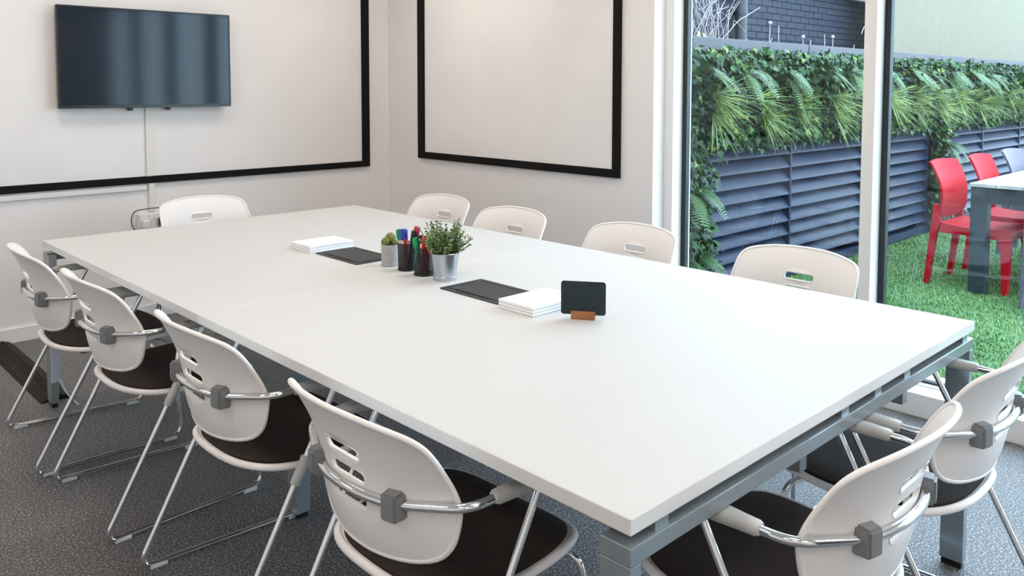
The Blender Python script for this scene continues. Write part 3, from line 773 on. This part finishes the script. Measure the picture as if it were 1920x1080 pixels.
for (xf, zf) in ((3.55, .02), (7.95, .62)): obj('grass_tuft', tufts[0], None, gwall, toW((xf, YW-.06, zf)))

# brick building behind
brick_m = mat('dark_painted_brick', (.027, .032, .050), .7, spec=.2, noise=(3, (.022, .027, .042)), bump=(60, .2))
mortar_m = mat('dark_mortar', (.004, .005, .008), .85)
YBK = 4.1
bw = obj('brick_wall', BX(3.5, 10.6, YBK+.006, YBK+.3, 1.45, 2.56), mortar_m); struct(bw, 'dark blue painted brick wall beyond the garden', 'wall')
br_me = BX(0.005, .220, 0, .02, .005, .070, .002).mesh('brick'); br_me.materials.append(brick_m)
for r in range(11):
    z = 1.735 + r*.075
    for k in range(22):
        xx = 5.75 + k*.225 + (.1125 if r % 2 else 0)
        if xx < 10.35: obj('brick', br_me, None, bw, (xx, YBK-.004 + random.uniform(-.0015, .0015), z))
struct(obj('trim_4', BX(3.5, 10.7, YBK-.06, YBK+.3, 2.56, 3.2, .005), white_trim), 'white fascia above the dark brick wall', 'trim')
dp = empty('drain_pipe', (6.93, 3.99, 1.625)); tag(dp, 'dark vertical drain pipe on the brick wall', 'pipe')
pipe_m = mat('pipe_dark', (.012, .016, .022), .4)
obj('pipe', MB().lathe([(.065, 0), (.065, .93)], 20), pipe_m, dp)
obj('pipe_bracket', MB().lathe([(.072, .555), (.072, .605)], 20).box(-.15, .15, .06, .1, .565, .595, .004), pipe_m, dp)
render_m = mat('pale_green_render', (.182, .160, .110), .85, noise=(7, (.166, .146, .100)), bump=(30, .5))
pg = obj('rendered_wall', BX(9.6, 19, 3.45, 3.75, 1.4, 4.2), render_m); struct(pg, 'pale green rendered wall beyond the garden', 'wall')

# dead stems above the coping
dry_m = mat('dry_stem', (.36, .30, .29), .8); dry2 = mat('dry_leaf', (.38, .36, .18), .8)
random.seed(21)
vine = empty('dry_climber', (4.74, 2.95, 1.64)); tag(vine, 'tangled leafless climber in front of the dark brick wall', 'dead plant')
mbv = MB()
for k in range(26):
    p = Vector((random.uniform(-.16, .16), random.uniform(-.05, .05), 0)); pts = [p]; d = Vector((random.uniform(-.12, .30), random.uniform(-.1, .1), 1))
    for i in range(9):
        d = (d + Vector((random.uniform(-.5, .5), random.uniform(-.3, .3), random.uniform(-.12, .2)))).normalized(); p = p + d*random.uniform(.05, .09); pts.append(p)
    mbv.tube(catmull(pts, 3), .0034 if k < 8 else .0020, 5)
    if k % 2: 
        q = pts[5]; mbv.tube(catmull([q, q+Vector((random.uniform(-.12, .12), 0, .05)), q+Vector((random.uniform(-.2, .25), 0, random.uniform(-.05, .15)))], 4), .0018, 4)
obj('stems', mbv, dry_m, vine)['kind'] = 'stuff'
for k in range(6): obj('dry_leaf', MB().add([(0, 0, 0), (.03, 0, .02), (.04, .005, .06), (.0, .0, .07), (-.02, 0, .03)], [(0, 1, 2, 3, 4)]), dry2, vine, (random.uniform(-.25, -.1), -.02, random.uniform(.10, .16)), smooth=None)
weeds = [(5.15, .12, .3), (5.35, .24, .1), (5.95, .36, .05), (6.25, .10, .2), (6.72, .28, .06), (6.92, .26, .0), (7.45, .17, .0), (7.6, .14, .1), (7.95, .22, .0), (8.15, .2, .0), (8.7, .13, .02), (9.2, .34, -.15), (9.4, .1, .2)]
wl = ['short dead weed beside the climber', 'arching dead stem left of the drain pipe', 'tall thin dead stem right of the drain pipe', 'tiny dead weed right of the drain pipe', 'dead stem with a seed head over the middle coping', 'straight dead stem beside the seed head', 'short dead stem before the coping joint', 'short dead stem at the coping joint', 'upright dead stem just past the coping joint', 'second upright dead stem past the coping joint', 'short dead stub well past the coping joint', 'tall hooked dead stem near the mullion', 'small dead weed near the mullion']
for i, (xx, h, ln) in enumerate(weeds):
    sc = 3.83/4.38
    X = -1 + (xx+1)*sc; t = empty('dead_weed', (X, 3.0, 1.62)); tag(t, wl[i], 'dead plant', 'dead weeds along the planter')
    hh = h*sc + .12
    top = Vector((ln*hh, 0, hh)); pts = catmull([(0, 0, 0), (random.uniform(-.01, .01), 0, hh*.35), (ln*hh*.5+random.uniform(-.012, .012), 0, hh*.7), top], 5)
    obj('stem', MB().tube(pts, .0042, 5), dry_m, t)
    if i in (1, 11):
        obj('stem', MB().tube(catmull([top, top+Vector((-.06, 0, .03)), top+Vector((-.14, 0, .01)), top+Vector((-.2, 0, -.06))], 5), .0036, 5), dry_m, t)
    if i in (4, 6, 9, 12):
        obj('seed_head', ball((top.x, top.y, top.z), .016), dry_m, t, smooth=180)
        obj('twig', MB().tube([pts[7], pts[7]+Vector((.05, 0, .05))], .003, 5), dry_m, t)

# outdoor dining set
redm = mat('red_plastic', (.42, .002, .011), .6, spec=.12); lilm = mat('lilac_plastic', (.10, .085, .13), .5, spec=.2)
def patio_chair(m):
    c = empty('patio_chair')
    # local: faces +x, width y, feet at z 0; overall 0.51 wide, 0.52 deep, 0.91 high
    V = []; Fc = []; NU, NV = 13, 13
    def bx(v): return -.21 - .075*v**1.6 + .03*math.sin(PI*v)
    for side in (0, 1):
        for j in range(NV):
            v = j/(NV-1)
            for i in range(NU):
                u = -1+2*i/(NU-1); wz = .245 - .012*(1-v); z = .535 + .375*v + (.012*(1-u*u) if v > .9 else 0) - (.05*(1-u*u)*(1-v)**3)
                V.append((bx(v) - .03*(1-u*u) + (.0 if side == 0 else -.018), u*wz, z))
    N = NU*NV
    for j in range(NV-1):
        for i in range(NU-1):
            a = j*NU+i; Fc += [(a, a+1, a+NU+1, a+NU), (N+a+NU, N+a+NU+1, N+a+1, N+a)]
    ring = [j*NU for j in range(NV)] + [(NV-1)*NU+i for i in range(1, NU)] + [j*NU+NU-1 for j in range(NV-2, -1, -1)] + [i for i in range(NU-2, 0, -1)]
    for k in range(len(ring)): a, b = ring[k], ring[(k+1) % len(ring)]; Fc.append((a, b, b+N, a+N))
    obj('backrest', MB().add(V, Fc), m, c, smooth=50)
    sp = [(-.215, .475), (-.17, .462), (-.05, .452), (.1, .455), (.22, .462), (.255, .452), (.265, .43), (.262, .395), (.245, .385), (.0, .395), (-.215, .395)]
    obj('seat', MB().prism(sp, 'y', -.235, .235), m, c, smooth=40)
    for s in (1, -1):
        y = s*.222
        obj('leg', MB().prism([(-.235, .60), (-.262, .60), (-.275, .46), (-.285, .36), (-.318, 0), (-.288, 0), (-.235, .40), (-.215, .47)], 'y', y-.022, y+.022), m, c, smooth=None)
        obj('leg', MB().prism([(.262, .43), (.258, .2), (.245, 0), (.212, 0), (.20, .3), (.175, .40)], 'y', y-.022, y+.022), m, c, smooth=None)
    return c
rc = patio_chair(redm); lc = patio_chair(lilm)
rc.location = (5.69, 1.195, GZ); rc.rotation_euler = (0, 0, R(-92)); tag(rc, 'nearest red plastic patio chair at the courtyard table', 'chair', 'patio chairs')
o = dup(rc); o.location = (6.42, 1.165, GZ); o.rotation_euler = (0, 0, R(-90)); tag(o, 'second red plastic patio chair, behind the nearest one', 'chair', 'patio chairs')
lc.location = (7.27, 1.165, GZ); lc.rotation_euler = (0, 0, R(-92)); tag(lc, 'lilac plastic patio chair beyond the two red ones', 'chair', 'patio chairs')
o = dup(lc); o.location = (5.47, .80-.222, GZ); o.rotation_euler = (0, 0, R(4)); tag(o, 'lilac plastic patio chair at the near end of the courtyard table', 'chair', 'patio chairs')
o = dup(lc); o.location = (6.6, .08, GZ); o.rotation_euler = (0, 0, R(90)); tag(o, 'lilac plastic patio chair on the far side of the courtyard table', 'chair', 'patio chairs')
pt = empty('patio_table', (5.36, .19, GZ)); tag(pt, 'courtyard dining table with bleached plank top and dark frame', 'table')
plank_m = mat('bleached_plank', (.50, .47, .45), .6, noise=(9, (.36, .34, .33)))
dm = mat('patio_frame_dark', (.018, .026, .038), .4)
for k in range(6): obj('plank', BX(-.01, 2.3, .002+k*.1673, .002+(k+1)*.1673-.006, .765, .79, .002), plank_m, pt)
for (xa, ya) in ((0, .885), (0, 0.01), (2.18, .885), (2.18, .01)): obj('leg', BX(xa, xa+.085, ya, ya+.11, 0, .765, .003), dm, pt)
for (a, b, c, d) in ((.085, 2.18, .93, .97), (.085, 2.18, .03, .07), (.0, .04, .12, .885), (2.225, 2.265, .12, .885)): obj('apron', BX(a, b, c, d, .655, .765, .002), dm, pt)
